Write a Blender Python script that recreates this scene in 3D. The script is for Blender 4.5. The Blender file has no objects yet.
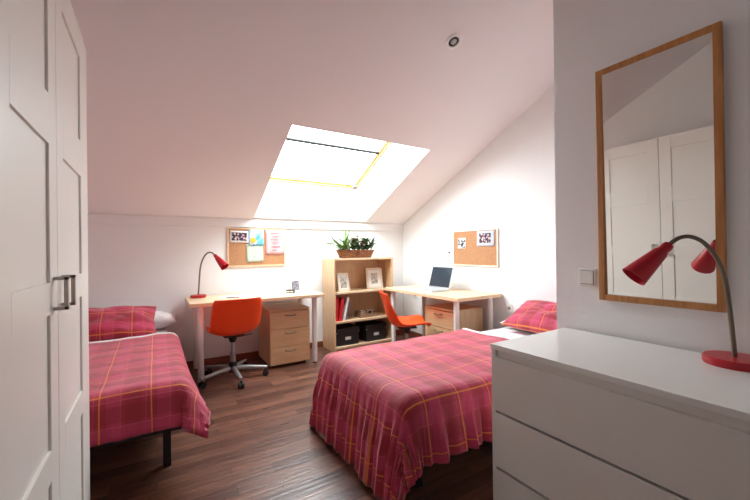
import bpy, bmesh, math, random
from mathutils import Vector, Matrix, noise
C = bpy.context.scene.collection
PI = math.pi
random.seed(7)

# ------------------------------------------------------------------ camera
def cam_axes(yaw, pitch, roll):
    F = Vector((math.sin(yaw)*math.cos(pitch), math.cos(yaw)*math.cos(pitch), math.sin(pitch)))
    R = Vector((math.cos(yaw), -math.sin(yaw), 0)); U = R.cross(F)
    c, s = math.cos(roll), math.sin(roll)
    return R*c + U*s, U*c - R*s, F
R_, U_, F_ = cam_axes(math.radians(31.6), math.radians(.08), math.radians(-.6))
cd = bpy.data.cameras.new('camera'); cam = bpy.data.objects.new('camera', cd); C.objects.link(cam)
m = Matrix((R_, U_, -F_)).transposed().to_4x4(); m.translation = (0, 0, 1.2)
cam.matrix_world = m
cd.sensor_width = 36; cd.lens = 36*358/750; cd.clip_start = .02
bpy.context.scene.camera = cam

# ------------------------------------------------------------------ light and exposure
sc = bpy.context.scene
sc.view_settings.view_transform = 'Standard'; sc.view_settings.look = 'None'
sc.view_settings.gamma = 1; sc.view_settings.use_curve_mapping = False
sc.view_settings.exposure = 0.0
W = bpy.data.worlds.new('sky'); sc.world = W; W.use_nodes = True
bg = W.node_tree.nodes['Background']; bg.inputs[0].default_value = (.88, .95, 1, 1); bg.inputs[1].default_value = 31.0
sc.cycles.max_bounces = 10; sc.cycles.diffuse_bounces = 7
sc.cycles.use_denoising = True
sc.cycles.sample_clamp_indirect = 8

def portal(name, loc, rot, sx, sy):
    l = bpy.data.lights.new(name, 'AREA'); l.shape = 'RECTANGLE'; l.size = sx; l.size_y = sy
    l.cycles.is_portal = True
    o = bpy.data.objects.new(name, l); o.location = loc; o.rotation_euler = rot; C.objects.link(o)

# ------------------------------------------------------------------ materials
def mat(name, col, rough=.5, metal=0, spec=.5, bump=None, var=None, coat=0):
    """bump = (scale, strength, distance); var = (scale, amount) brightness variation"""
    M = bpy.data.materials.new(name); M.use_nodes = True
    n = M.node_tree.nodes; l = M.node_tree.links; b = n['Principled BSDF']
    b.inputs['Base Color'].default_value = (*col, 1); b.inputs['Roughness'].default_value = rough
    b.inputs['Metallic'].default_value = metal; b.inputs['Specular IOR Level'].default_value = spec
    b.inputs['Coat Weight'].default_value = coat
    tc = n.new('ShaderNodeTexCoord')
    if bump:
        t = n.new('ShaderNodeTexNoise'); t.inputs['Scale'].default_value = bump[0]; t.inputs['Detail'].default_value = 5
        l.new(tc.outputs['Object'], t.inputs['Vector'])
        bp = n.new('ShaderNodeBump'); bp.inputs['Strength'].default_value = bump[1]; bp.inputs['Distance'].default_value = bump[2]
        l.new(t.outputs['Fac'], bp.inputs['Height']); l.new(bp.outputs['Normal'], b.inputs['Normal'])
    if var:
        t = n.new('ShaderNodeTexNoise'); t.inputs['Scale'].default_value = var[0]; t.inputs['Detail'].default_value = 4
        l.new(tc.outputs['Object'], t.inputs['Vector'])
        r = n.new('ShaderNodeValToRGB'); r.color_ramp.elements[0].position = .3; r.color_ramp.elements[1].position = .7
        r.color_ramp.elements[0].color = (*[c*(1-var[1]) for c in col], 1)
        r.color_ramp.elements[1].color = (*[min(1, c*(1+var[1])) for c in col], 1)
        l.new(t.outputs['Fac'], r.inputs['Fac']); l.new(r.outputs['Color'], b.inputs['Base Color'])
    return M

def wood(name, c1, c2, axis=0, scale=6, rough=.4, stretch=12):
    M = bpy.data.materials.new(name); M.use_nodes = True
    n = M.node_tree.nodes; l = M.node_tree.links; b = n['Principled BSDF']
    tc = n.new('ShaderNodeTexCoord'); mp = n.new('ShaderNodeMapping')
    s = [stretch]*3; s[axis] = 1; mp.inputs['Scale'].default_value = s
    l.new(tc.outputs['Object'], mp.inputs['Vector'])
    t = n.new('ShaderNodeTexNoise'); t.inputs['Scale'].default_value = scale; t.inputs['Detail'].default_value = 6
    l.new(mp.outputs['Vector'], t.inputs['Vector'])
    r = n.new('ShaderNodeValToRGB'); r.color_ramp.elements[0].position = .35; r.color_ramp.elements[1].position = .65
    r.color_ramp.elements[0].color = (*c1, 1); r.color_ramp.elements[1].color = (*c2, 1)
    l.new(t.outputs['Fac'], r.inputs['Fac']); l.new(r.outputs['Color'], b.inputs['Base Color'])
    b.inputs['Roughness'].default_value = rough
    return M

def math_node(n, l, op, a, b=None, c=None):
    q = n.new('ShaderNodeMath'); q.operation = op
    for i, v in enumerate((a, b, c)):
        if v is None: continue
        if isinstance(v, (int, float)): q.inputs[i].default_value = v
        else: l.new(v, q.inputs[i])
    return q.outputs[0]

def mixc(n, l, fac, a, b):
    q = n.new('ShaderNodeMix'); q.data_type = 'RGBA'
    for s, v in ((q.inputs[0], fac), (q.inputs[6], a), (q.inputs[7], b)):
        if isinstance(v, tuple): s.default_value = (*v, 1)
        elif isinstance(v, (int, float)): s.default_value = v
        else: l.new(v, s)
    return q.outputs[2]

def plaid():
    M = bpy.data.materials.new('plaid_cotton'); M.use_nodes = True
    n = M.node_tree.nodes; l = M.node_tree.links; b = n['Principled BSDF']
    uv = n.new('ShaderNodeTexCoord'); sp = n.new('ShaderNodeSeparateXYZ'); l.new(uv.outputs['UV'], sp.inputs[0])
    P = .215
    def band(c, lo, hi, shift=0, per=P):
        t = math_node(n, l, 'FRACT', math_node(n, l, 'ADD', math_node(n, l, 'DIVIDE', c, per), 10+shift))
        return math_node(n, l, 'MULTIPLY', math_node(n, l, 'GREATER_THAN', t, lo), math_node(n, l, 'LESS_THAN', t, hi))
    X, Y = sp.outputs[0], sp.outputs[1]
    col = (.42, .020, .052)
    dark = (.28, .010, .022); mag = (.54, .040, .115); pink = (.62, .10, .17); yel = (.80, .24, .035)
    for c, sh in ((X, 0), (Y, .35)):
        col = mixc(n, l, math_node(n, l, 'MULTIPLY', band(c, .50, .82, sh), .45), col, dark)
        col = mixc(n, l, math_node(n, l, 'MULTIPLY', band(c, .14, .40, sh), .62), col, mag)
        col = mixc(n, l, math_node(n, l, 'MULTIPLY', band(c, .40, .43, sh), .5), col, pink)
        col = mixc(n, l, math_node(n, l, 'MULTIPLY', band(c, .90, .92, sh), .5), col, pink)
    for c, sh in ((X, 0), (Y, .35)):
        col = mixc(n, l, math_node(n, l, 'MULTIPLY', band(c, .0, .028, sh), .8), col, yel)
    l.new(col, b.inputs['Base Color'])
    b.inputs['Roughness'].default_value = .75; b.inputs['Sheen Weight'].default_value = .4
    b.inputs['Sheen Tint'].default_value = (1, .75, .8, 1)
    t = n.new('ShaderNodeTexNoise'); t.inputs['Scale'].default_value = 14; t.inputs['Detail'].default_value = 3
    l.new(uv.outputs['UV'], t.inputs['Vector'])
    bp = n.new('ShaderNodeBump'); bp.inputs['Strength'].default_value = .35; bp.inputs['Distance'].default_value = .02
    l.new(t.outputs['Fac'], bp.inputs['Height']); l.new(bp.outputs['Normal'], b.inputs['Normal'])
    return M

def floor_mat():
    M = bpy.data.materials.new('parquet'); M.use_nodes = True
    n = M.node_tree.nodes; l = M.node_tree.links; b = n['Principled BSDF']
    tc = n.new('ShaderNodeTexCoord')
    br = n.new('ShaderNodeTexBrick'); br.offset = .37; br.squash = 1
    br.inputs['Scale'].default_value = 1; br.inputs['Brick Width'].default_value = .55; br.inputs['Row Height'].default_value = .085
    br.inputs['Mortar Size'].default_value = .0015; br.inputs['Bias'].default_value = 0
    br.inputs['Color1'].default_value = (.070, .026, .017, 1); br.inputs['Color2'].default_value = (.20, .088, .056, 1)
    br.inputs['Mortar'].default_value = (.03, .013, .010, 1)
    l.new(tc.outputs['Object'], br.inputs['Vector'])
    mp = n.new('ShaderNodeMapping'); mp.inputs['Scale'].default_value = (2, 26, 1)
    l.new(tc.outputs['Object'], mp.inputs['Vector'])
    t = n.new('ShaderNodeTexNoise'); t.inputs['Scale'].default_value = 2; t.inputs['Detail'].default_value = 7
    l.new(mp.outputs['Vector'], t.inputs['Vector'])
    r = n.new('ShaderNodeValToRGB'); r.color_ramp.elements[0].position = .3; r.color_ramp.elements[1].position = .72
    r.color_ramp.elements[0].color = (.62, .60, .60, 1); r.color_ramp.elements[1].color = (1.35, 1.3, 1.25, 1)
    l.new(t.outputs['Fac'], r.inputs['Fac'])
    q = n.new('ShaderNodeMix'); q.data_type = 'RGBA'; q.blend_type = 'MULTIPLY'; q.inputs[0].default_value = 1
    l.new(br.outputs['Color'], q.inputs[6]); l.new(r.outputs['Color'], q.inputs[7]); l.new(q.outputs[2], b.inputs['Base Color'])
    t2 = n.new('ShaderNodeTexNoise'); t2.inputs['Scale'].default_value = 3; t2.inputs['Detail'].default_value = 5
    l.new(mp.outputs['Vector'], t2.inputs['Vector'])
    rr = n.new('ShaderNodeMapRange'); rr.inputs['To Min'].default_value = .16; rr.inputs['To Max'].default_value = .52
    l.new(t2.outputs['Fac'], rr.inputs['Value']); l.new(rr.outputs[0], b.inputs['Roughness'])
    bp = n.new('ShaderNodeBump'); bp.inputs['Strength'].default_value = .45; bp.inputs['Distance'].default_value = .005
    sm = math_node(n, l, 'SUBTRACT', t.outputs['Fac'], br.outputs['Fac'])
    l.new(sm, bp.inputs['Height']); l.new(bp.outputs['Normal'], b.inputs['Normal'])
    return M

def cork():
    M = bpy.data.materials.new('cork'); M.use_nodes = True
    n = M.node_tree.nodes; l = M.node_tree.links; b = n['Principled BSDF']
    tc = n.new('ShaderNodeTexCoord'); v = n.new('ShaderNodeTexVoronoi'); v.inputs['Scale'].default_value = 160
    l.new(tc.outputs['Object'], v.inputs['Vector'])
    r = n.new('ShaderNodeValToRGB'); r.color_ramp.elements[0].color = (.36, .17, .075, 1); r.color_ramp.elements[1].color = (.55, .29, .15, 1)
    l.new(v.outputs['Color'], r.inputs['Fac']); l.new(r.outputs['Color'], b.inputs['Base Color']); b.inputs['Roughness'].default_value = .9
    return M

def basket_mat():
    M = bpy.data.materials.new('wicker'); M.use_nodes = True
    n = M.node_tree.nodes; l = M.node_tree.links; b = n['Principled BSDF']
    tc = n.new('ShaderNodeTexCoord'); br = n.new('ShaderNodeTexBrick')
    mp = n.new('ShaderNodeMapping'); mp.inputs['Rotation'].default_value = (PI/2, 0, 0)
    l.new(tc.outputs['Object'], mp.inputs['Vector']); l.new(mp.outputs['Vector'], br.inputs['Vector'])
    br.inputs['Scale'].default_value = 1; br.inputs['Brick Width'].default_value = .03; br.inputs['Row Height'].default_value = .012
    br.inputs['Mortar Size'].default_value = .002
    br.inputs['Color1'].default_value = (.42, .17, .06, 1); br.inputs['Color2'].default_value = (.24, .08, .03, 1); br.inputs['Mortar'].default_value = (.08, .03, .015, 1)
    l.new(br.outputs['Color'], b.inputs['Base Color']); b.inputs['Roughness'].default_value = .7
    bp = n.new('ShaderNodeBump'); bp.inputs['Strength'].default_value = .8; bp.inputs['Distance'].default_value = .004; bp.invert = True
    l.new(br.outputs['Fac'], bp.inputs['Height']); l.new(bp.outputs['Normal'], b.inputs['Normal'])
    return M

def pane_mat():
    M = bpy.data.materials.new('window_glass'); M.use_nodes = True
    n = M.node_tree.nodes; l = M.node_tree.links; n.remove(n['Principled BSDF'])
    tr = n.new('ShaderNodeBsdfTransparent'); tr.inputs[0].default_value = (.96, .98, .97, 1)
    gl = n.new('ShaderNodeBsdfGlossy'); gl.inputs['Roughness'].default_value = .02
    mx = n.new('ShaderNodeMixShader'); mx.inputs[0].default_value = .06
    l.new(tr.outputs[0], mx.inputs[1]); l.new(gl.outputs[0], mx.inputs[2]); l.new(mx.outputs[0], n['Material Output'].inputs[0])
    return M

def picture(name, bgc, fg, scale, thr=.5, third=None):
    """a blotchy printed picture"""
    M = bpy.data.materials.new(name); M.use_nodes = True
    n = M.node_tree.nodes; l = M.node_tree.links; b = n['Principled BSDF']
    tc = n.new('ShaderNodeTexCoord'); t = n.new('ShaderNodeTexNoise'); t.inputs['Scale'].default_value = scale; t.inputs['Detail'].default_value = 3
    l.new(tc.outputs['Object'], t.inputs['Vector'])
    r = n.new('ShaderNodeValToRGB'); e = r.color_ramp.elements
    e[0].position = thr-.03; e[0].color = (*bgc, 1); e[1].position = thr+.03; e[1].color = (*fg, 1)
    if third: q = e.new(min(.95, thr+.1)); q.color = (*third, 1)
    l.new(t.outputs['Fac'], r.inputs['Fac']); l.new(r.outputs['Color'], b.inputs['Base Color']); b.inputs['Roughness'].default_value = .4
    return M

M_wall = mat('white_plaster', (.875, .875, .875), .85, bump=(45, .25, .004))
M_ceil = mat('ceiling_plaster', (.87, .85, .86), .85, bump=(20, .1, .003))
M_reveal = mat('reveal_paint', (.90, .90, .89), .6)
M_floor = floor_mat()
M_basew = wood('baseboard_wood', (.20, .055, .03), (.30, .09, .045), 0)
M_white = mat('white_lacquer', (.84, .81, .765), .35, bump=(3, .02, .002))
M_dress = mat('dresser_white', (.78, .755, .715), .3)
M_dtop = mat('dresser_top_white', (.84, .83, .80), .18)
M_oak = wood('mirror_oak', (.40, .165, .045), (.54, .25, .08), 2, rough=.4)
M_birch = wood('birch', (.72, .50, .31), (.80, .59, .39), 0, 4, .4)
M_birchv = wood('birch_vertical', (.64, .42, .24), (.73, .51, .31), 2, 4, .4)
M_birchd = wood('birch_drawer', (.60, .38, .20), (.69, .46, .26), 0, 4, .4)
M_pine = wood('window_pine', (.66, .42, .13), (.74, .50, .19), 0, 4, .4)
M_leg = mat('white_steel', (.80, .78, .75), .35)
M_alu = mat('brushed_aluminium', (.42, .42, .42), .45, .6)
M_nickel = mat('nickel', (.42, .38, .34), .35, .9)
M_bronze = mat('bronze_steel', (.20, .16, .12), .4, .85)
M_black = mat('black_plastic', (.012, .012, .013), .45)
M_blackm = mat('black_metal', (.012, .011, .013), .5)
M_orange = mat('orange_plastic', (.92, .075, .008), .38)
M_red = mat('red_enamel', (.45, .006, .018), .3)
M_mirror = mat('mirror_silver', (.87, .88, .85), .0, 1)
M_sheet = mat('white_sheet', (.86, .85, .86), .85, bump=(9, .4, .01))
M_plaid = plaid()
M_cork = cork()
M_corkfr = wood('pale_frame', (.72, .52, .32), (.80, .60, .40), 0, 4)
M_paper = mat('paper', (.85, .84, .80), .8)
M_pinkp = mat('pink_sheet', (.80, .42, .43), .8)
M_crfr = mat('cream_paint', (.74, .66, .55), .5)
M_ink = mat('dark_ink', (.22, .03, .07), .6)
M_blue = picture('seaside_print', (.10, .42, .62), (.50, .70, .78), 12, .5)
M_green = picture('green_sheet', (.58, .68, .56), (.32, .52, .46), 60, .58)
M_photo = picture('photo_print', (.03, .02, .03), (.45, .25, .35), 40, .5, (.7, .6, .6))
M_photo2 = picture('photo_print_grey', (.04, .04, .05), (.6, .62, .68), 30, .48, (.8, .8, .82))
M_photo3 = picture('portrait_print', (.55, .50, .44), (.30, .27, .24), 25, .55)
M_cal = picture('calendar_print', (.10, .09, .11), (.28, .27, .31), 60, .5)
M_bluegrey = mat('blue_grey_card', (.50, .56, .66), .7)
M_silver = mat('silver_case', (.58, .59, .61), .35, .5)
M_screen = mat('dark_screen', (.035, .045, .06), .12)
M_keys = mat('keyboard_grey', (.45, .47, .50), .5)
M_binder = mat('red_binder', (.62, .02, .03), .4)
M_bluec = mat('blue_cover', (.06, .22, .45), .5)
M_card = mat('brown_card', (.32, .19, .12), .7)
M_boxblk = mat('black_box_card', (.015, .014, .017), .5)
M_wick = basket_mat()
M_leaf = mat('leaf_green', (.12, .24, .05), .5, var=(30, .4))
M_leafd = mat('leaf_dark', (.035, .09, .03), .5, var=(30, .4))
M_flow = mat('wine_petals', (.22, .03, .05), .6, var=(40, .4))
M_cream = mat('cream_petals', (.72, .62, .52), .6)
M_switch = mat('switch_plastic', (.84, .82, .78), .35)
M_dark = mat('dark_gap', (.03, .025, .02), .8)
M_glass = pane_mat()
M_grey = mat('grey_plastic', (.30, .30, .31), .5)
M_yel = mat('yellow_sun', (.80, .42, .03), .6)

# ------------------------------------------------------------------ mesh helpers
class MB:
    def __init__(s): s.bm = bmesh.new()
    def box(s, a, b, bev=0):
        x0, y0, z0 = a; x1, y1, z1 = b
        r = bmesh.ops.create_cube(s.bm, size=1, matrix=Matrix.Translation(((x0+x1)/2, (y0+y1)/2, (z0+z1)/2)) @ Matrix.Diagonal((abs(x1-x0), abs(y1-y0), abs(z1-z0), 1)))
        if bev:
            es = {e for v in r['verts'] for e in v.link_edges}
            bmesh.ops.bevel(s.bm, geom=list(es), offset=bev, segments=2, affect='EDGES', profile=.5)
        return s
    def cone(s, a, b, r1, r2, seg=20, caps=True):
        a, b = Vector(a), Vector(b); d = b-a
        q = Vector((0, 0, 1)).rotation_difference(d.normalized()).to_matrix().to_4x4()
        bmesh.ops.create_cone(s.bm, cap_ends=caps, segments=seg, radius1=r1, radius2=r2, depth=d.length, matrix=Matrix.Translation((a+b)/2) @ q)
        return s
    def cyl(s, a, b, r, seg=20): return s.cone(a, b, r, r, seg)
    def lathe(s, prof, seg=32, axis=None, org=(0, 0, 0)):
        """prof: (r, z) pairs revolved about z, then turned to axis"""
        M = Matrix.Translation(org)
        if axis: M = M @ Vector((0, 0, 1)).rotation_difference(Vector(axis).normalized()).to_matrix().to_4x4()
        rings = []
        for r, z in prof:
            if r < 1e-6: rings.append([s.bm.verts.new(M @ Vector((0, 0, z)))])
            else: rings.append([s.bm.verts.new(M @ Vector((r*math.cos(2*PI*k/seg), r*math.sin(2*PI*k/seg), z))) for k in range(seg)])
        for A, B in zip(rings, rings[1:]):
            for k in range(seg):
                k2 = (k+1) % seg
                if len(A) == 1 and len(B) > 1: s.bm.faces.new((A[0], B[k], B[k2]))
                elif len(B) == 1 and len(A) > 1: s.bm.faces.new((A[k], A[k2], B[0]))
                elif len(A) > 1: s.bm.faces.new((A[k], A[k2], B[k2], B[k]))
        return s
    def tube(s, pts, r, seg=12):
        pts = [Vector(p) for p in pts]; rings = []
        n = None
        for i, p in enumerate(pts):
            t = (pts[min(i+1, len(pts)-1)]-pts[max(i-1, 0)]).normalized()
            if n is None: n = t.orthogonal().normalized()
            n = (n - t*n.dot(t)).normalized(); bt = t.cross(n)
            rr = r[i] if isinstance(r, (list, tuple)) else r
            rings.append([s.bm.verts.new(p + (n*math.cos(2*PI*k/seg)+bt*math.sin(2*PI*k/seg))*rr) for k in range(seg)])
        for A, B in zip(rings, rings[1:]):
            for k in range(seg): s.bm.faces.new((A[k], A[(k+1) % seg], B[(k+1) % seg], B[k]))
        s.bm.faces.new(rings[0][::-1]); s.bm.faces.new(rings[-1])
        return s
    def prism(s, poly, axis, a, b):
        """extrude a polygon (pairs of the two other coordinates, in axis order) from a to b"""
        def P(p, t):
            return {'x': (t, p[0], p[1]), 'y': (p[0], t, p[1]), 'z': (p[0], p[1], t)}[axis]
        A = [s.bm.verts.new(P(p, a)) for p in poly]; B = [s.bm.verts.new(P(p, b)) for p in poly]
        s.bm.faces.new(A); s.bm.faces.new(B[::-1])
        for i in range(len(poly)):
            j = (i+1) % len(poly); s.bm.faces.new((A[j], A[i], B[i], B[j]))
        return s
    def grid(s, f, nu, nv, uvf=None):
        """f(i/nu, j/nv) -> point"""
        V = [[s.bm.verts.new(f(i/nu, j/nv)) for j in range(nv+1)] for i in range(nu+1)]
        ul = s.bm.loops.layers.uv.verify()
        for i in range(nu):
            for j in range(nv):
                fc = s.bm.faces.new((V[i][j], V[i+1][j], V[i+1][j+1], V[i][j+1]))
                if uvf:
                    for lp, (a, b) in zip(fc.loops, ((i, j), (i+1, j), (i+1, j+1), (i, j+1))): lp[ul].uv = uvf(a/nu, b/nv)
        return s
    def build(s, name, material, parent=None, smooth=False, weld=0):
        if weld: bmesh.ops.remove_doubles(s.bm, verts=s.bm.verts, dist=weld)
        bmesh.ops.recalc_face_normals(s.bm, faces=s.bm.faces)
        me = bpy.data.meshes.new(name); s.bm.to_mesh(me); s.bm.free()
        me.materials.append(material)
        if smooth:
            me.polygons.foreach_set('use_smooth', [True]*len(me.polygons))
            try: me.set_sharp_from_angle(angle=math.radians(40))
            except Exception: pass
        o = bpy.data.objects.new(name, me); C.objects.link(o)
        if parent: o.parent = parent
        return o

def thing(name, label, cat, loc=(0, 0, 0), rz=0, group=None):
    o = bpy.data.objects.new(name, None); C.objects.link(o); o.empty_display_size = .05
    o.location = loc; o.rotation_euler = (0, 0, rz); o['label'] = label; o['category'] = cat
    if group: o['group'] = group
    return o
def tag(o, label, cat, group=None):
    o['label'] = label; o['category'] = cat
    if group: o['group'] = group
    return o
def struct(o): o['kind'] = 'structure'; return o
def kids(o): return [c for c in bpy.data.objects if c.parent == o]
def copy_tree(o, parent=None):
    c = o.copy(); C.objects.link(c)
    if parent: c.parent = parent
    for ch in kids(o): copy_tree(ch, c)
    return c

# ------------------------------------------------------------------ room shell
XL, XR, XM, YB, YN, YP = -.85, 3.06, 1.87, 4.2, -1.6, 1.15
SL, ZB = .478, 1.565
def zc(y): return ZB + SL*(YB-y)
YF = .1; ZF = zc(YF)
T = .35
struct(MB().box((XL-.2, YN-.2, -.12), (XR+.2, YB+.2, 0)).build('floor', M_floor))
struct(MB().box((XL-.2, YB, 0), (XR+.2, YB+.2, zc(YB)-.02)).build('wall_back', M_wall))
def gable(name, x0, x1, y0, y1, m=M_wall):
    poly = [(y0, 0), (y1, 0), (y1, zc(y1))] + ([(YF, ZF)] if y0 < YF < y1 else []) + [(y0, min(ZF, zc(y0)) if y0 >= YF else ZF)]
    return struct(MB().prism(poly, 'x', x0, x1).build(name, m))
gable('wall_left', XL-.2, XL, YN, YB)
gable('wall_right', XR, XR+.2, YP, YB)
gable('wall_partition', XM, XR+.2, YN, YP)
struct(MB().box((XL-.2, YN-.2, 0), (XM+.2, YN, ZF)).build('wall_rear', M_wall))
# ceiling: sloping slab with the skylight well, then a flat strip at the rear
hx0, hx1, hy0, hy1 = .96, 2.41, 2.82, 4.15
gx0, gx1, gy0, gy1 = .965, 2.20, 2.98, 4.02
b = MB(); bm = b.bm
def ring(x0, x1, y0, y1, off): return [bm.verts.new((x, y, zc(y)+off)) for x, y in ((x0, y0), (x1, y0), (x1, y1), (x0, y1))]
A = ring(XL-.2, XR+.2, YF, YB+.2, 0); B = ring(hx0, hx1, hy0, hy1, 0)
G = ring(gx0, gx1, gy0, gy1, T); D = ring(XL-.2, XR+.2, YF, YB+.2, T)
for P, Q in ((A, B), (G, D), (D, A)):
    for i in range(4): bm.faces.new((P[i], P[(i+1) % 4], Q[(i+1) % 4], Q[i]))
struct(b.build('ceiling', M_ceil))
b = MB(); bm = b.bm
B = ring(hx0, hx1, hy0, hy1, 0); G = ring(gx0, gx1, gy0, gy1, T)
for i in range(4): bm.faces.new((B[i], B[(i+1) % 4], G[(i+1) % 4], G[i]))
struct(b.build('trim_1', M_reveal))
struct(MB().box((XL-.2, YN-.2, ZF), (XR+.2, YF, ZF+.2)).build('ceiling_flat', M_ceil))
# moulding under the slope and baseboards
struct(MB().box((XL, YB-.022, 1.475), (XR, YB, 1.57), .004).build('trim_2', M_wall))
struct(MB().box((XL, YB-.014, 0), (XR, YB, .068), .003).build('baseboard_back', M_basew))
struct(MB().box((XR-.014, YP, 0), (XR, YB-.014, .068), .003).build('baseboard_right', M_basew))
struct(MB().box((XL, YN, 0), (XL+.014, YB-.014, .068), .003).build('baseboard_left', M_basew))
struct(MB().box((XM-.014, YN, 0), (XM, YP, .068), .003).build('baseboard_partition', M_basew))

# skylight window
al = math.atan(SL)
def skyp(x, y, off): return (x, y, zc(y)+off)
w1 = bpy.data.objects.new('window_1', None); C.objects.link(w1); struct(w1)
w1.location = ((gx0+gx1)/2, (gy0+gy1)/2, zc((gy0+gy1)/2)+T); w1.rotation_euler = (-al, 0, 0)
hw = (gx1-gx0)/2; hl = (gy1-gy0)/2/math.cos(al)
def frame_bars(hw, hl, t, z0, z1):
    b = MB()
    b.box((-hw, -hl, z0), (-hw+t, hl, z1), .003); b.box((hw-t, -hl, z0), (hw, hl, z1), .003)
    b.box((-hw+t, -hl, z0), (hw-t, -hl+t, z1), .003); b.box((-hw+t, hl-t, z0), (hw-t, hl, z1), .003)
    return b
frame_bars(hw, hl, .014, -.01, .05).build('window_frame', M_pine, w1)
sash = frame_bars(hw-.015, hl-.015, .024, .01, .045).build('sash', M_pine, w1)
MB().box((-hw+.06, -hl+.06, .024), (hw-.06, hl-.06, .030)).build('pane', M_glass, w1)
MB().cyl((-hw+.05, -hl+.47, .0), (hw-.05, -hl+.47, .0), .018).build('blind_bar', M_blackm, w1)
MB().box((hw-.075, hl-.07, -.035), (hw-.03, hl-.035, -.005), .004).build('latch', M_grey, w1)
portal('skylight_portal', (w1.location.x, w1.location.y+.035, w1.location.z+.075), (-al, 0, 0), 2*hw, 2*hl)

# ------------------------------------------------------------------ wardrobe
wd = thing('wardrobe', 'tall white wardrobe with two panelled doors and bracket handles', 'wardrobe', (-.27, 1.46, 0))
b = MB()   # local: x = 0 is the carcass front, door fronts at +.02
b.box((-.575, -.54, .0), (-.002, -.52, 2.105)); b.box((-.575, .475, 0), (-.002, .558, 2.105))
b.box((-.575, -.52, 2.085), (-.002, .475, 2.105)); b.box((-.575, -.52, .0), (-.002, .475, .06)); b.box((-.575, -.52, .06), (-.565, .475, 2.085))
b.box((-.002, .473, 0), (.018, .558, 2.105), .002)
b.build('carcass', M_white, wd)
def door(y0, y1, hy):
    b = MB(); st = .09; zs = [.03, .565, .65, 1.03, 1.12, 1.51, 1.65, 1.99]
    z0, z1 = .012, 2.103
    b.box((0, y0, z0), (.02, y0+st, z1), .0015); b.box((0, y1-st, z0), (.02, y1, z1), .0015)
    rails = [(z0, .10), (.565, .65), (1.03, 1.12), (1.51, 1.65), (1.99, z1)]
    for r0, r1 in rails: b.box((0, y0+st, r0), (.02, y1-st, r1), 0)
    b.box((0, y0+st, z0), (.013, y1-st, z1))
    d = b.build('door', M_white, wd)
    h = MB()
    for z in (1.041, 1.128): h.box((.02, hy-.008, z-.005), (.053, hy+.008, z+.005), .001)
    h.box((.043, hy-.008, 1.036), (.053, hy+.008, 1.133), .001)
    h.build('handle', M_nickel, d)
door(-.537, -.039, -.085); door(-.035, .470, .02)

# ------------------------------------------------------------------ dresser
dx0, dx1, dyf, dyn = 1.275, 1.85, 1.09, -.51
dr = thing('chest_of_drawers', 'wide white chest of drawers standing under the mirror', 'chest of drawers', (1.56, .29, 0))
def dl(x, y, z): return (x-1.56, y-.29, z)
b = MB()
b.box(dl(dx0+.0, dyf-.02, 0), dl(dx1, dyf, .757)); b.box(dl(dx0, dyn, 0), dl(dx1, dyn+.02, .757))
b.box(dl(dx1-.01, dyn+.02, .05), dl(dx1, dyf-.02, .757)); b.box(dl(dx0+.017, dyn+.02, .70), dl(dx0+.03, dyf-.02, .757)); b.box(dl(dx0+.03, dyn+.02, .0), dl(dx1-.01, dyf-.02, .05)); b.box(dl(dx0+.025, .215, .05), dl(dx1-.01, .23, .757))
b.build('body', M_dress, dr)
MB().box(dl(dx0-.004, dyn-.004, .757), dl(dx1+.003, dyf+.004, .78), .002).build('top', M_dtop, dr)
for (ya, yb) in ((.225, dyf-.001), (dyn+.001, .22)):
    for i, (z0, z1) in enumerate(((.492, .726), (.245, .482), (.02, .233))):
        b = MB(); b.box(dl(dx0-.002, ya, z0), dl(dx0+.018, yb, z1), .0015)
        b.box(dl(dx0+.016, ya+.02, z0+.01), dl(dx0+.45, ya+.032, z1-.05)); b.box(dl(dx0+.016, yb-.032, z0+.01), dl(dx0+.45, yb-.02, z1-.05))
        b.box(dl(dx0+.018, ya+.03, z0+.01), dl(dx0+.45, yb-.03, z0+.02)); b.box(dl(dx0+.44, ya+.03, z0+.02), dl(dx0+.45, yb-.03, z1-.05))
        b.build('drawer', M_dress, dr)

# ------------------------------------------------------------------ mirror and switch
mr = thing('wall_mirror', 'tall oak framed mirror hanging on the partition wall', 'mirror', (XM-.002, .689, .949))
mr.rotation_euler = (0, -math.radians(.8), 0)
hh = 1.108; hw_ = .228; fw = .027
b = MB()
for y0, y1, z0, z1 in ((-hw_, -hw_+fw, 0, hh), (hw_-fw, hw_, 0, hh), (-hw_+fw, hw_-fw, 0, fw), (-hw_+fw, hw_-fw, hh-fw, hh)):
    b.box((-.022, y0, z0), (-.002, y1, z1), .002)
b.build('frame', M_oak, mr)
gl_ = MB().box((-.007, -hw_+fw-.003, -.002), (-.004, hw_-fw+.003, hh-2*fw+.002)).build('mirror_glass', M_mirror, mr); gl_.location = (0, 0, fw); gl_.rotation_euler = (0, -math.radians(.55), 0)
MB().box((-.006, -hw_+.01, .01), (-.001, hw_-.01, hh-.01)).build('backing', M_card, mr)
sw = thing('light_switch', 'square white light switch beside the mirror', 'switch', (XM, .982, 1.053))
MB().box((-.008, -.043, -.044), (0, .043, .044), .003).build('plate', M_switch, sw)
MB().box((-.0095, -.034, -.035), (-.008, .034, .035)).build('surround', M_grey, sw)
MB().box((-.0135, -.031, -.032), (-.0095, .031, .032), .002).build('rocker', M_switch, sw)

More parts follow.
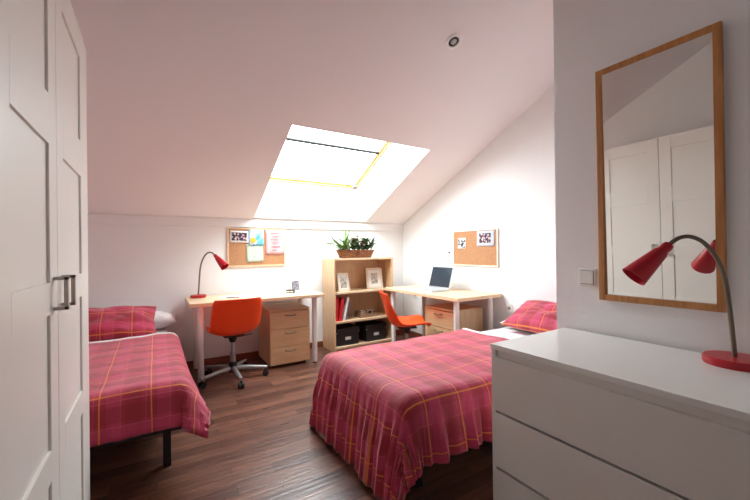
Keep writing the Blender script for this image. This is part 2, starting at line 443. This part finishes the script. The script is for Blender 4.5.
# ------------------------------------------------------------------ beds
def bed_frame(name, label, W, L, loc, rz, ztop):
    t = thing(name, label, 'bed', loc, rz)
    z1 = ztop-.17
    b = MB(); b.box((.0, .0, z1-.05), (.03, L, z1)); b.box((W-.03, 0, z1-.05), (W, L, z1)); b.box((.03, 0, z1-.05), (W-.03, .03, z1)); b.box((.03, L-.03, z1-.05), (W-.03, L, z1))
    b.box((W/2-.02, .03, z1-.05), (W/2+.02, L-.03, z1-.015)); b.build('rail_frame', M_blackm, t)
    b = MB()
    for k in range(14):
        y = .07+k*(L-.14)/13; b.box((.03, y-.03, z1-.012), (W-.03, y+.03, z1))
    b.build('slats', M_blackm, t)
    for x, y in ((.09, .13), (W-.09, .13), (.09, L-.1), (W-.09, L-.1)):
        MB().box((x-.02, y-.02, 0), (x+.02, y+.02, z1-.05), .003).build('leg', M_blackm, t)
    return t
def soft_box(b, x0, x1, y0, y1, z0, z1, r):
    b.box((x0, y0, z0), (x1, y1, z1), r)
def mattress(label, W, L, loc, rz, ztop):
    b = MB(); r = bmesh.ops.create_cube(b.bm, size=1, matrix=Matrix.Translation((W/2, L/2, ztop-.085)) @ Matrix.Diagonal((W, L, .17, 1)))
    bmesh.ops.bevel(b.bm, geom=b.bm.edges[:], offset=.045, segments=4, affect='EDGES')
    o = b.build('mattress', M_sheet, None, True); tag(o, label, 'mattress'); o.location = loc; o.rotation_euler = (0, 0, rz); return o

def duvet(label, W, L, loc, rz, ztop, oh, tstart, seed, fold=.02, corner=1.0, flare=.10, th=.018, uvo=(0, 0)):
    """sheet coordinates s across, t along (t=0 at the foot edge). oh = (left, right, foot) overhang"""
    r = .055
    ol, orr, of = oh
    def edge(e):                                   # excess length -> (outward, drop)
        if e <= 0: return 0, 0
        a = e/r
        if a < PI/2: return r*math.sin(a), r*(1-math.cos(a))
        return r + (e-r*PI/2)*.10, r + (e-r*PI/2)*.995
    def P(s, t):
        cx = min(max(s, r*.6), W-r*.6); cy = max(t, r*.6)
        dx, dy = s-cx, t-cy
        e = math.hypot(dx, dy)
        zt = ztop + .012
        n1 = noise.noise(Vector((s*3.1+seed, t*3.1, 0)))*.012 + noise.noise(Vector((s*9+seed, t*5, 3)))*.005
        if e < 1e-6: return Vector((s, t, zt+n1+.012))
        ux, uy = dx/e, dy/e
        if abs(ux) > .01 and abs(uy) > .01: e = max(abs(dx), abs(dy)) + (min(abs(dx), abs(dy)))*.42*corner
        o, d = edge(e)
        if abs(ux) > .3 and ux > 0: o += (flare-.10)*max(0, e-r)*max(0, 1-max(0, t)/.7)
        k = min(1, max(0, d-.03)/.22)
        par = t if abs(ux) > abs(uy) else s
        ang = math.atan2(uy, ux)
        f = math.sin(par*44 + seed + 1.9*math.sin(par*11+seed) + ang*3) * .50 + math.sin(par*93+seed*2+ang*5+1.5*math.sin(par*17))*.36 + noise.noise(Vector((par*14, seed, d*2)))*.5
        o += f*fold*k + .02*k
        kk = min(1, d/.06)
        z = zt + (n1+.012)*(1-kk) - d
        return Vector((cx+ux*o, cy+uy*o, max(z, .012+.01*abs(f))))
    ns, nt = int((W+ol+orr)/.0135), int((L-tstart+of)/.0135)
    S = lambda u: -ol + u*(W+ol+orr)
    def TT(v, u):
        return -of + v*(tstart+of) + v*v*.02*math.sin(u*9+seed)
    b = MB()
    b.grid(lambda u, v: P(S(u), TT(v, u)), ns, nt, lambda u, v: (S(u)+.05*seed+uvo[0], TT(v, u)+.02*seed+uvo[1]))
    o = b.build('duvet', M_plaid, None, True)
    # a thickness, kept inside the mesh
    o.modifiers.new('thickness', 'SOLIDIFY').thickness = -th
    eg = MB().tube([P(S(k/60), TT(1, k/60))+Vector((0, .004, .014)) for k in range(61)], .015, 8).build('white_edge', M_sheet, o, True); eg['label'] = 'white turned edge of the duvet'
    tag(o, label, 'duvet'); o.location = loc; o.rotation_euler = (0, 0, rz)
    return o

def pillow(name, label, cx, cy, cz, w, l, h, m, seed, rot=(0, 0, 0), group=None):
    b = MB(); nu, nv = 44, 30
    def P(u, v, sgn):
        a, c = 2*u-1, 2*v-1
        bul = ((1-abs(a)**3.2)*(1-abs(c)**3.2))**.55 if abs(a) < 1 and abs(c) < 1 else 0
        pin = 1-.05*(1-abs(a))*abs(c) - .05*(1-abs(c))*abs(a)
        wr = noise.noise(Vector((a*2.2+seed, c*2.2, sgn)))*.03 + noise.noise(Vector((a*6+seed, c*4, sgn)))*.012
        return Vector((a*w/2*pin, c*l/2*pin, sgn*bul*(h/2) + (wr*bul if sgn > 0 else 0)))
    for sgn in (1, -1):
        b.grid(lambda u, v: P(u, v, sgn), nu, nv, lambda u, v: (u*w+.1*seed, v*l+.03*seed))
    o = b.build(name, m, None, True, weld=.0004); tag(o, label, 'pillow', group)
    o.location = (cx, cy, cz); o.rotation_euler = rot; return o

ZM = .46
# left bed: head against the back wall
B1 = dict(W=.92, L=1.93, loc=(-.78, 2.22, 0), rz=0)
bed_frame('bed', 'low black metal bed with its head at the back wall, left', B1['W'], B1['L'], B1['loc'], 0, ZM)
mattress('white sheeted mattress on the left bed', B1['W'], B1['L'], B1['loc'], 0, ZM)
duvet('pink and red plaid duvet on the left bed beside the wardrobe', B1['W'], B1['L'], B1['loc'], 0, ZM, (.05, .17, .19), 1.33, 1.3, fold=.014, flare=.42, uvo=(.040, -.10))
pillow('pillow', 'flat white pillow half hidden behind the plaid one on the left bed', -.22, 4.05, ZM+.088, .80, .26, .16, M_sheet, 2.2, (math.radians(4), 0, 0))
pillow('pillow', 'plump red plaid pillow lying on the left bed', -.41, 3.755, ZM+.14, .84, .40, .19, M_plaid, 4.1, (math.radians(30), 0, 0))
# right bed: head against the right wall
B2 = dict(W=.93, L=1.98, loc=(1.0, 2.29, 0), rz=-PI/2)
bed_frame('bed', 'low black metal bed in the alcove, its foot towards the floor centre', B2['W'], B2['L'], B2['loc'], -PI/2, ZM)
mattress('white sheeted mattress on the alcove bed behind the dresser', B2['W'], B2['L'], B2['loc'], -PI/2, ZM)
duvet('pink and red plaid duvet draped over the alcove bed to the floor', B2['W'], B2['L'], B2['loc'], -PI/2, ZM, (.25, .27, .53), 1.32, 2.7, fold=.030, corner=.8)
pillow('pillow', 'white pillow under the plaid one on the alcove bed', 2.88, 1.97, ZM+.055, .28, .56, .09, M_sheet, 3.3, (0, 0, 0))
pillow('pillow', 'crumpled red plaid pillow leaning at the head of the alcove bed', 2.84, 1.78, ZM+.155, .42, .76, .15, M_plaid, 6.4, (0, -math.radians(26), 0))

# ------------------------------------------------------------------ desks
def desk(label, loc, rz, L=1.26, D=.60):
    t = thing('desk', label, 'desk', loc, rz)
    MB().box((0, 0, .706), (L, D, .74), .003).build('desktop', M_birch, t)
    for x, y in ((.09, .07), (L-.09, .07), (.09, D-.08), (L-.09, D-.08)):
        b = MB(); b.cyl((x, y, .012), (x, y, .70), .027, 24); b.cyl((x, y, .696), (x, y, .706), .045, 24)
        g = b.build('leg', M_leg, t, True)
        MB().cyl((x, y, 0), (x, y, .012), .02).build('foot', M_black, g)
    return t
desk('birch topped desk on white legs under the large cork board', (.262, 3.575, 0), 0, 1.293)
desk('birch topped desk on white legs along the right wall, with the laptop', (2.42, 3.72, 0), -PI/2, 1.26, .632)

def drawer_unit(label, loc, rz, n=3, w=.41, d=.48, h=.60):
    t = thing('drawer_unit', label, 'drawer unit', loc, rz)
    b = MB(); z0 = .03
    b.box((0, .018, z0), (.016, d, h-.018)); b.box((w-.016, .018, z0), (w, d, h-.018)); b.box((.016, .018, z0), (w-.016, d, z0+.016)); b.box((.016, d-.01, z0+.016), (w-.016, d, h-.018))
    b.build('body', M_birchv, t)
    MB().box((-.002, 0, h-.018), (w+.002, d, h), .002).build('top', M_birchd, t)
    for x in (.04, w-.04):
        for y in (.06, d-.04):
            b = MB(); b.cyl((x-.009, y, .017), (x+.009, y, .017), .017); b.box((x-.012, y-.008, .02), (x+.012, y+.008, .03)); b.build('castor', M_black, t)
    hh = (h-.018-z0-.004)/n
    for k in range(n):
        za = z0+.002+k*hh
        b = MB(); b.box((.001, 0, za), (w-.001, .018, za+hh-.006), .0015); b.box((.03, .018, za+.01), (w-.03, d-.03, za+.02)); 
        q = b.build('drawer', M_birchd, t)
        zc_ = za+hh*.76; pts = [(w/2+s*.055, .0 if abs(s) == 1 else -.022, zc_-.006*(1-s*s)) for s in (-1, -.92, -.6, -.3, 0, .3, .6, .92, 1)]
        MB().tube(pts, .006, 8).build('handle', M_bronze, q, True)
    return t
drawer_unit('pale wood three drawer unit under the left desk', (.992, 3.665, 0), 0, 3, .425)
drawer_unit('pale wood drawer unit under the laptop desk', (2.55, 3.10, 0), -PI/2, 3, .45, .42, .585)

# ------------------------------------------------------------------ swivel chairs
def swivel_chair(label, loc, rz, base_rz):
    t = thing('swivel_chair', label, 'chair', loc, rz, None)
    prof = [(.215, .425), (.205, .442), (.17, .452), (.08, .445), (0, .435), (-.08, .432), (-.135, .445), (-.175, .48), (-.20, .54), (-.222, .615), (-.245, .695), (-.265, .76), (-.272, .782)]
    wid = [.17, .19, .205, .21, .214, .216, .218, .218, .218, .217, .214, .207, .193]
    N = len(prof)-1
    def samp(v, arr):
        f = v*N; i = min(int(f), N-1); q = f-i
        g = lambda j: arr[min(max(j, 0), N)]
        p0, p1, p2, p3 = g(i-1), g(i), g(i+1), g(i+2)
        h = lambda a, b, c, d: .5*((2*b)+(-a+c)*q+(2*a-5*b+4*c-d)*q*q+(-a+3*b-3*c+d)*q**3)
        return tuple(h(*z) for z in zip(p0, p1, p2, p3)) if isinstance(p1, tuple) else h(p0, p1, p2, p3)
    def P(u, v):
        a = 2*u-1; y, z = samp(v, prof); w = samp(v, wid)
        back = min(1, max(0, (v-.5)/.25)); mid = math.exp(-((v-.58)/.16)**2)
        e = abs(a)**3
        return Vector((a*w, y + e*(.045*back+.035*mid), z + e*(.038*(1-back)+.045*mid)))
    b = MB(); b.grid(P, 26, 48)
    s = b.build('seat_shell', M_orange, t, True); md = s.modifiers.new('thickness', 'SOLIDIFY'); md.thickness = .009; md.offset = 0
    b = MB(); b.box((-.09, -.10, .413), (.09, .09, .426), .003); b.cone((0, 0, .35), (0, 0, .415), .025, .05); b.tube([(.0, 0, .39), (.10, .02, .39), (.19, .03, .395)], .006, 8)
    b.build('seat_plate', M_black, t, True)
    b = MB(); b.cyl((0, 0, .14), (0, 0, .26), .026); b.cyl((0, 0, .26), (0, 0, .36), .016); b.build('column', M_alu, t, True)
    MB().lathe([(0, .065), (.04, .07), (.045, .10), (.035, .14), (.028, .165), (0, .165)], 24).build('hub', M_black, t, True)
    for k in range(5):
        a = base_rz + k*2*PI/5; c, sn = math.cos(a), math.sin(a)
        b = MB(); 
        b.tube([(.03*c, .03*sn, .105), (.15*c, .15*sn, .098), (.31*c, .31*sn, .082)], [.024, .020, .015], 10)
        lg = b.build('leg', M_alu, t, True)
        x, y = .295*c, .295*sn
        b = MB(); px, py = -sn, c
        for q in (-1, 1): b.cyl((x+px*q*.006, y+py*q*.006, .027), (x+px*q*.022, y+py*q*.022, .027), .027, 18)
        b.cyl((x, y, .03), (x, y, .08), .008, 10); b.build('castor', M_black, lg, True)
    return t
swivel_chair('orange plastic swivel chair seen from behind at the left desk', (.622, 3.60, 0), math.radians(3), math.radians(-90))
swivel_chair('orange plastic swivel chair seen from the side at the laptop desk', (2.195, 2.965, 0), math.radians(-116), math.radians(20))

# ------------------------------------------------------------------ bookcase and contents
bx0, bx1, by0, by1, bh = 1.79, 2.635, 3.84, 4.18, 1.11
bc = thing('bookcase', 'low open birch bookcase in the corner between the desks', 'bookcase', (bx0, by0, 0))
w = bx1-bx0; d = by1-by0
MB().box((0, 0, 0), (.022, d, bh-.022), .001).build('side_panel', M_birchv, bc)
MB().box((w-.022, 0, 0), (w, d, bh-.022), .001).build('side_panel', M_birchv, bc)
MB().box((0, 0, bh-.022), (w, d, bh), .001).build('top', M_birch, bc)
for z in (.055, .358, .705): MB().box((.022, .004, z-.022), (w-.022, d-.008, z), .001).build('shelf', M_birch, bc)
MB().box((.022, .02, 0), (w-.022, .035, .033)).build('plinth', M_birchv, bc)
MB().box((.022, d-.008, .0), (w-.022, d, bh-.022)).build('back_panel', M_birchv, bc)

def photo_frame(label, loc, rz, w, h, m, mw):
    t = thing('picture_frame', label, 'picture frame', loc, rz)
    q = math.radians(12)
    def bar(b, x0, x1, z0, z1, y0=-.012, y1=0): b.box((x0, y0, z0), (x1, y1, z1), .0015)
    b = MB(); fwd = .028
    bar(b, -w/2, -w/2+fwd, 0, h); bar(b, w/2-fwd, w/2, 0, h); bar(b, -w/2+fwd, w/2-fwd, 0, fwd); bar(b, -w/2+fwd, w/2-fwd, h-fwd, h)
    f = b.build('frame', M_crfr, t)
    f2 = MB().box((-w/2+fwd-.002, -.007, fwd-.002), (w/2-fwd+.002, -.003, h-fwd+.002)).build('mount', M_paper, t)
    p = MB().box((-w/2+fwd+mw, -.0085, fwd+mw), (w/2-fwd-mw, -.0068, h-fwd-mw)).build('picture', m, t)
    for o in (f, f2, p): o.rotation_euler = (-q, 0, 0)
    st = MB().box((-.02, 0, 0), (.02, .003, h*.75)).build('stand', M_paper, t); st.location = (0, h*.75*math.sin(math.radians(14))+h*.6*math.sin(q)-.002, .001); st.rotation_euler = (math.radians(14), 0, 0)
    return t
photo_frame('small white picture frame with a grey print, left on the bookcase shelf', (1.965, 3.92, .705), math.radians(10), .17, .225, M_photo3, .012)
photo_frame('white picture frame with a small oval portrait, right on the bookcase shelf', (2.43, 3.96, .705), math.radians(-12), .22, .27, M_photo3, .038)

def book(label, x, y, z, th, h, dp, m, lean, cat='book'):
    b = MB(); b.box((0, 0, 0), (.003, dp, h)); b.box((th-.003, 0, 0), (th, dp, h)); b.box((0.003, 0, 0), (th-.003, .004, h))
    t = thing('book', label, cat, (x, y, z)); t.rotation_euler = (0, -math.radians(lean), 0)
    b.build('cover', m, t); MB().box((.003, .006, .004), (th-.003, dp-.004, h-.004)).build('pages', M_paper, t)
    return t
book('thick red binder leaning at the left end of the bookcase shelf', 1.822, 3.88, .358, .035, .285, .21, M_binder, -3)
book('second red binder, leaning against the first on the bookcase', 1.868, 3.875, .358, .035, .275, .21, M_binder, -8)
book('slim white folder leaning to the right of the red binders', 1.925, 3.87, .358, .02, .29, .21, M_paper, -13)
book('blue covered book behind the white folder on the bookcase', 1.99, 3.95, .358, .02, .22, .15, M_bluec, -12)
t = thing('craft_box', 'low brown and cream open box on the middle bookcase shelf', 'box', (2.30, 3.98, .358), math.radians(6))
b = MB(); b.box((-.13, -.07, 0), (.13, .07, .012)); b.box((-.13, -.07, .012), (.13, -.062, .045)); b.box((-.13, .062, .012), (.13, .07, .075)); b.box((-.13, -.062, .012), (-.122, .062, .055)); b.box((.122, -.062, .012), (.13, .062, .055)); b.build('tray', M_card, t)
b = MB(); b.box((-.10, -.03, .012), (-.02, .05, .085), .004); b.box((.0, -.03, .012), (.11, .05, .085), .004); b.build('cards', mat('beige_card', (.45, .33, .24), .7), t)
MB().box((.02, -.036, .035), (.06, -.03, .07)).build('slot', M_black, t)
def storage_box(label, loc, rz):
    t = thing('storage_box', label, 'storage box', loc, rz)
    w, d, h = .30, .25, .20
    MB().box((-w/2, 0, 0), (w/2, d, h), .004).build('box_body', M_boxblk, t)
    MB().box((-w/2-.006, -.006, h-.035), (w/2+.006, d+.006, h+.008), .004).build('lid', M_boxblk, t)
    b = MB(); b.box((-.04, -.004, .065), (.04, 0, .105), .001); lh = b.build('label_holder', M_silver, t)
    MB().box((-.03, -.0055, .072), (.03, -.004, .098)).build('label_card', M_paper, lh)
    for x in (-w/2, w/2):
        for z in (0.006, h-.045): MB().lathe([(0, -.006), (.008, -.004), (.008, .002), (0, .004)], 10, org=(x, 0, z)).build('corner_cap', M_silver, t)
    return t
storage_box('black lidded storage box, left on the bottom bookcase shelf', (1.99, 3.88, .055), 0)
storage_box('black lidded storage box, right on the bottom bookcase shelf', (2.40, 3.89, .055), math.radians(3))

# basket of plants
bk = thing('plant_basket', 'long wicker basket of mixed plants on top of the bookcase', 'plant', (2.165, 3.99, bh)); bk.scale = (1.12, 1, 1.12)
def rr(w, d, z, n=40, p=4):
    out = []
    for k in range(n):
        a = 2*PI*k/n; c, s = math.cos(a), math.sin(a)
        out.append((math.copysign(abs(c)**(2/p), c)*w/2, math.copysign(abs(s)**(2/p), s)*d/2, z))
    return out
b = MB(); rings = [[b.bm.verts.new(p) for p in rr(*q)] for q in ((.38, .12, 0), (.46, .16, .085), (.47, .17, .09), (.455, .155, .09), (.45, .15, .07))]
b.bm.faces.new(rings[0]); b.bm.faces.new(rings[-1])
for A, B in zip(rings, rings[1:]):
    for k in range(40): b.bm.faces.new((A[k], A[(k+1) % 40], B[(k+1) % 40], B[k]))
b.build('basket', M_wick, bk, True)
def leaf_strip(b, base, dirv, L, w, droop, seg=7):
    base = Vector(base); dirv = Vector(dirv).normalized(); side = dirv.cross(Vector((0, 0, 1))).normalized()
    prev = None
    for i in range(seg+1):
        f = i/seg; p = base + dirv*L*f + Vector((0, 0, -droop*f*f)); ww = w*math.sin(PI*min(.98, .12+f*.86))
        cur = (b.bm.verts.new(p-side*ww), b.bm.verts.new(p+Vector((0, 0, -ww*.4))), b.bm.verts.new(p+side*ww))
        if prev:
            b.bm.faces.new((prev[0], prev[1], cur[1], cur[0])); b.bm.faces.new((prev[1], prev[2], cur[2], cur[1]))
        prev = cur
b = MB()
for k in range(34):
    a = random.uniform(0, 2*PI); e = random.uniform(.3, 1.3)
    leaf_strip(b, (-.14+random.uniform(-.05, .05), random.uniform(-.05, .0), .08), (math.cos(a)-.3, min(.05, math.sin(a)*.6), e), random.uniform(.24, .36), .013, random.uniform(.03, .12))
b.build('spiky_leaves', M_leaf, bk)
b = MB()
for k in range(70):
    x = random.uniform(-.05, .20); a = random.uniform(0, 2*PI)
    leaf_strip(b, (x, random.uniform(-.06, .0), .08+random.uniform(0, .08)), (math.cos(a), min(.2, math.sin(a)*.7), random.uniform(.2, 1.6)), random.uniform(.09, .15), random.uniform(.018, .03), .03, 5)
b.build('broad_leaves', M_leafd, bk)
def blossoms(name, m, spots, r):
    for x, y, z in spots:
        b = MB()
        for k in range(8):
            a = k*PI/4; leaf_strip(b, (x, y, z), (math.cos(a), math.sin(a), .7), r, r*.35, .005, 4)
        b.lathe([(0, -.004), (r*.3, .0), (0, r*.25)], 10, org=(x, y, z)).build(name, m, bk)
blossoms('wine_blossom', M_flow, [(.0+random.uniform(-.06, .08), random.uniform(-.05, .03), random.uniform(.14, .24)) for k in range(12)], .034)
blossoms('cream_blossom', M_cream, [(-.04, -.06, .14), (.02, -.07, .17), (.08, -.06, .14), (.13, -.05, .18), (-.07, -.05, .20), (.05, -.04, .21)], .026)

# ------------------------------------------------------------------ desk lamps
def desk_lamp(label, loc, rz, rb=.095):
    t = thing('desk_lamp', label, 'lamp', loc, rz)
    MB().lathe([(0, 0), (rb-.003, 0), (rb, .004), (rb, .024), (rb-.004, .028), (0, .029)], 48).build('base', M_red, t, True)
    ctrl = [(.0, .028), (.012, .17), (.024, .28), (.036, .335), (.058, .388), (.095, .437), (.135, .458), (.17, .455), (.2, .435), (.215, .42)]
    pts = []
    for i in range(len(ctrl)-1):
        p = [Vector(ctrl[min(max(j, 0), len(ctrl)-1)]) for j in (i-1, i, i+1, i+2)]
        for q in (0, .25, .5, .75):
            v = .5*((2*p[1])+(-p[0]+p[2])*q+(2*p[0]-5*p[1]+4*p[2]-p[3])*q*q+(-p[0]+3*p[1]-3*p[2]+p[3])*q**3)
            pts.append((v.x, 0, v.y))
    pts.append((ctrl[-1][0], 0, ctrl[-1][1]))
    MB().tube(pts, .0075, 12).build('flexible_arm', M_bronze, t, True)
    a = Vector((.205, 0, .430)); e = Vector((.325, 0, .312)); dv = (e-a); L = dv.length
    sh = MB().lathe([(0, 0), (.016, 0), (.018, .012), (.018, .03), (.024, .04), (.044, L), (.042, L), (.022, .043), (.0, .04)], 36, axis=dv, org=a).build('lamp_shade', M_red, t, True)
    MB().lathe([(0, .04), (.012, .045), (.014, .07), (.022, .10), (.022, .12), (.012, .14), (0, .145)], 20, axis=dv, org=a).build('bulb', M_paper, sh, True)
    return t
desk_lamp('large red desk lamp standing on the white chest of drawers', (1.757, .417, .78), math.atan2(.19, -.22), .088)
desk_lamp('small red desk lamp at the left end of the left desk', (.375, 4.05, .74), math.radians(-48), .075)

# ------------------------------------------------------------------ boards
def board(label, loc, rz, w, h, frame_m):
    t = thing('cork_board', label, 'pinboard', loc, rz)
    f = .014; b = MB()
    b.box((-w/2, -.018, 0), (-w/2+f, -.002, h), .001); b.box((w/2-f, -.018, 0), (w/2, -.002, h), .001); b.box((-w/2+f, -.018, 0), (w/2-f, -.002, f), .001); b.box((-w/2+f, -.018, h-f), (w/2-f, -.002, h), .001)
    b.build('frame', frame_m, t); MB().box((-w/2+f, -.011, f), (w/2-f, -.002, h-f)).build('cork_panel', M_cork, t)
    return t
def sheet(name, label, cat, x, y, z0, w, h, m, rz, tilt=0):
    b = MB()      # a slightly curled sheet
    b.grid(lambda u, v: Vector(((u-.5)*w, -.0012-.004*(1-v)**2*(.5+.5*math.sin(u*3)), -h*(1-v))), 8, 8)
    o = b.build(name, m, None, True); sd = o.modifiers.new('thickness', 'SOLIDIFY'); sd.thickness = .0008; sd.offset = 0
    tag(o, label, cat); o.location = (x, y, z0+h); o.rotation_euler = (0, tilt, rz); return o
board('large cork pinboard above the left desk', (1.0, YB, 1.035), 0, .645, .432, M_corkfr)
yb = YB-.0125
o = sheet('photo_print', 'white bordered group photo at top left of the large pinboard', 'photo', .805, yb, 1.305, .20, .13, M_paper, 0, .03)
p = MB().box((-.08, -.0060, -.11), (.08, -.0045, -.02)).build('image', M_photo, o)
o = sheet('postcard', 'blue seaside picture with a yellow parasol on the large pinboard', 'picture', .985, yb-.003, 1.272, .165, .178, M_blue, 0)
MB().lathe([(0, 0), (.03, 0), (.032, .0015), (0, .0015)], 20, axis=(0, -1, 0), org=(-.035, -.0060, -.12)).build('yellow_parasol', M_yel, o)
sheet('paper_sheet', 'pale green printed sheet below the seaside picture', 'paper', .968, yb, 1.085, .185, .20, M_green, 0, -.02)
o = sheet('paper_sheet', 'pink sheet of handwriting at the right of the large pinboard', 'paper', 1.20, yb, 1.165, .215, .285, M_pinkp, 0)
for r_, (zz, n_, w_) in enumerate(((-.035, 5, .10), (-.075, 4, .08), (-.11, 5, .09), (-.15, 4, .07), (-.195, 6, .10), (-.235, 4, .06))):
    MB().tube([(-w_/2+w_*k/(n_*8)+.01*math.sin(r_*2), -.0062, zz+.011*math.sin(k*.8+r_)*math.sin(k*.31+r_*1.7)) for k in range(n_*8+1)], .0016, 5).build('handwriting_line', M_ink, o)
board('smaller cork pinboard above the laptop desk', (XR, 2.835, 1.012), -PI/2, .66, .41, mat('cream_frame', (.84, .76, .64), .5))
xb = XR-.0125
o = sheet('photo_print', 'small black and white photo on the left of the smaller pinboard', 'photo', xb, 3.02, 1.21, .125, .125, M_paper, -PI/2)
MB().box((-.055, -.0060, -.115), (.055, -.0045, -.012)).build('image', M_photo2, o)
o = sheet('photo_card', 'blue grey card with a dark photo at top right of the smaller pinboard', 'photo', xb, 2.67, 1.235, .24, .165, M_bluegrey, -PI/2)
MB().box((-.085, -.0062, -.13), (.075, -.0045, -.025)).build('image', M_photo, o)

# ------------------------------------------------------------------ laptop
lp = thing('laptop', 'open silver laptop with a dark screen on the right desk', 'laptop', (2.66, 3.13, .74), -PI/2 + math.radians(0))
MB().box((-.18, -.125, .0), (.18, .115, .018), .003).build('base', M_silver, lp)
MB().box((-.15, -.01, .018), (.15, .09, .0195)).build('keyboard', M_keys, lp)
MB().box((-.045, -.10, .018), (.045, -.03, .0190)).build('touchpad', M_grey, lp)
sc_ = MB().box((-.18, -.004, 0), (.18, .004, .262), .002).build('screen_lid', M_silver, lp); sc_.location = (0, .118, .018); sc_.rotation_euler = (-math.radians(17), 0, 0)
MB().box((-.166, -.0055, .018), (.166, -.004, .248)).build('screen', M_screen, sc_)

# ------------------------------------------------------------------ things on the left desk
t = thing('desk_calendar', 'small white desk calendar with a grey picture on the left desk', 'calendar', (1.36, 3.97, .74), math.radians(8))
b = MB(); b.prism([(-.03, 0), (.03, 0), (.003, .155), (-.003, .155)], 'x', -.06, .06); b.build('stand', M_paper, t)
o = MB().box((-.046, -.002, .02), (.046, 0, .125)).build('picture', M_cal, t); o.location = (0, -.0315, 0); o.rotation_euler = (-math.radians(9.9), 0, 0)
t = thing('stapler', 'small dark green stapler in front of the desk calendar', 'stapler', (1.275, 3.87, .74), math.radians(-35))
b = MB(); b.box((-.05, -.015, 0), (.05, .015, .008), .002); b.box((-.05, -.013, .022), (.05, .013, .038), .003); b.box((.035, -.012, .008), (.05, .012, .022)); b.build('body', mat('dark_green', (.03, .05, .03), .4), t)
for k, (x, y, a, lab) in enumerate(((.68, 3.86, 4, 'white sheet of paper lying on the left desk behind the chair'), (.86, 3.90, -8, 'white sheet of paper further right on the left desk'), (1.47, 3.93, 12, 'pale sheet at the right end of the left desk'))):
    o = MB().box((-.105, -.0, 0), (.105, .15 if k == 2 else .2, .0015)).build('paper_sheet', M_paper); o.location = (x, y-.05, .7405); o.rotation_euler = (0, 0, math.radians(a)); tag(o, lab, 'paper')
o = MB().tube([(.72+.0, 3.78, .7465), (.60, 3.80, .7465)], .004, 8).build('pen', M_black); tag(o, 'dark pen lying near the chair on the left desk', 'pen')
pts = [(.335, 4.07, .745), (.30, 4.10, .745), (.275, 4.13, .72), (.265, 4.15, .60), (.24, 4.16, .48), (.20, 4.165, .42), (.17, 4.17, .40)]
o = MB().tube(pts, .003, 8).build('lamp_cord', M_paper); tag(o, 'thin pale cord hanging off the left end of the left desk', 'cord')

# ------------------------------------------------------------------ small wall and ceiling fittings
def socket(label, y, z):
    t = thing('wall_socket', label, 'socket', (XR, y, z))
    MB().box((-.007, -.04, -.04), (0, .04, .04), .003).build('plate', M_switch, t)
    MB().lathe([(0, 0), (.019, 0), (.019, .0025), (.016, .0025), (.016, .001), (0, .001)], 20, axis=(-1, 0, 0), org=(-.007, 0, 0)).build('well', M_grey, t)
socket('white wall socket under the laptop desk', 3.92, .58)
socket('white wall socket between the laptop desk and the alcove bed', 2.38, .60)
o = MB().lathe([(0, 0), (.012, 0), (.012, .012), (.006, .018), (0, .018)], 16, axis=(-1, 0, 0), org=(0, 0, 0)).build('wall_peg', M_bronze); o.location = (XR, 3.24, 1.165); tag(o, 'small dark peg on the wall left of the smaller pinboard', 'peg')
yy = 1.865; nrm = (0, -math.sin(al), -math.cos(al))
sp_ = thing('ceiling_spotlight', 'small round recessed spotlight in the sloping ceiling', 'spotlight', (1.82, yy, zc(yy))); sp_.scale = (1.25, 1.25, 1.25)
MB().lathe([(.046, 0), (.046, .006), (.034, .009), (.030, .004), (.030, 0)], 36, axis=nrm).build('trim_ring', M_reveal, sp_, True)
MB().lathe([(0, .0015), (.030, .0015), (.030, .0035), (0, .0035)], 36, axis=nrm).build('recess', M_dark, sp_)
MB().lathe([(0, .0035), (.018, .0035), (.014, .009), (0, .012)], 24, axis=nrm).build('bulb', M_alu, sp_, True)

for o in list(bpy.data.objects):
    if o.parent or 'label' not in o: continue
    g = {'swivel_chair': 'orange swivel chairs at the desks', 'desk': 'white legged desks', 'bed': 'single beds', 'duvet': 'plaid duvets', 'mattress': 'mattresses', 'pillow': 'pillows on the beds',
         'desk_lamp': 'red desk lamps', 'cork_board': 'cork pinboards', 'storage_box': 'black storage boxes in the bookcase', 'book': 'books on the middle bookcase shelf', 'picture_frame': 'picture frames in the bookcase',
         'drawer_unit': 'drawer units under the desks', 'wall_socket': 'wall sockets', 'paper_sheet': 'loose sheets of paper'}.get(o.name.split('.')[0])
    if g: o['group'] = g
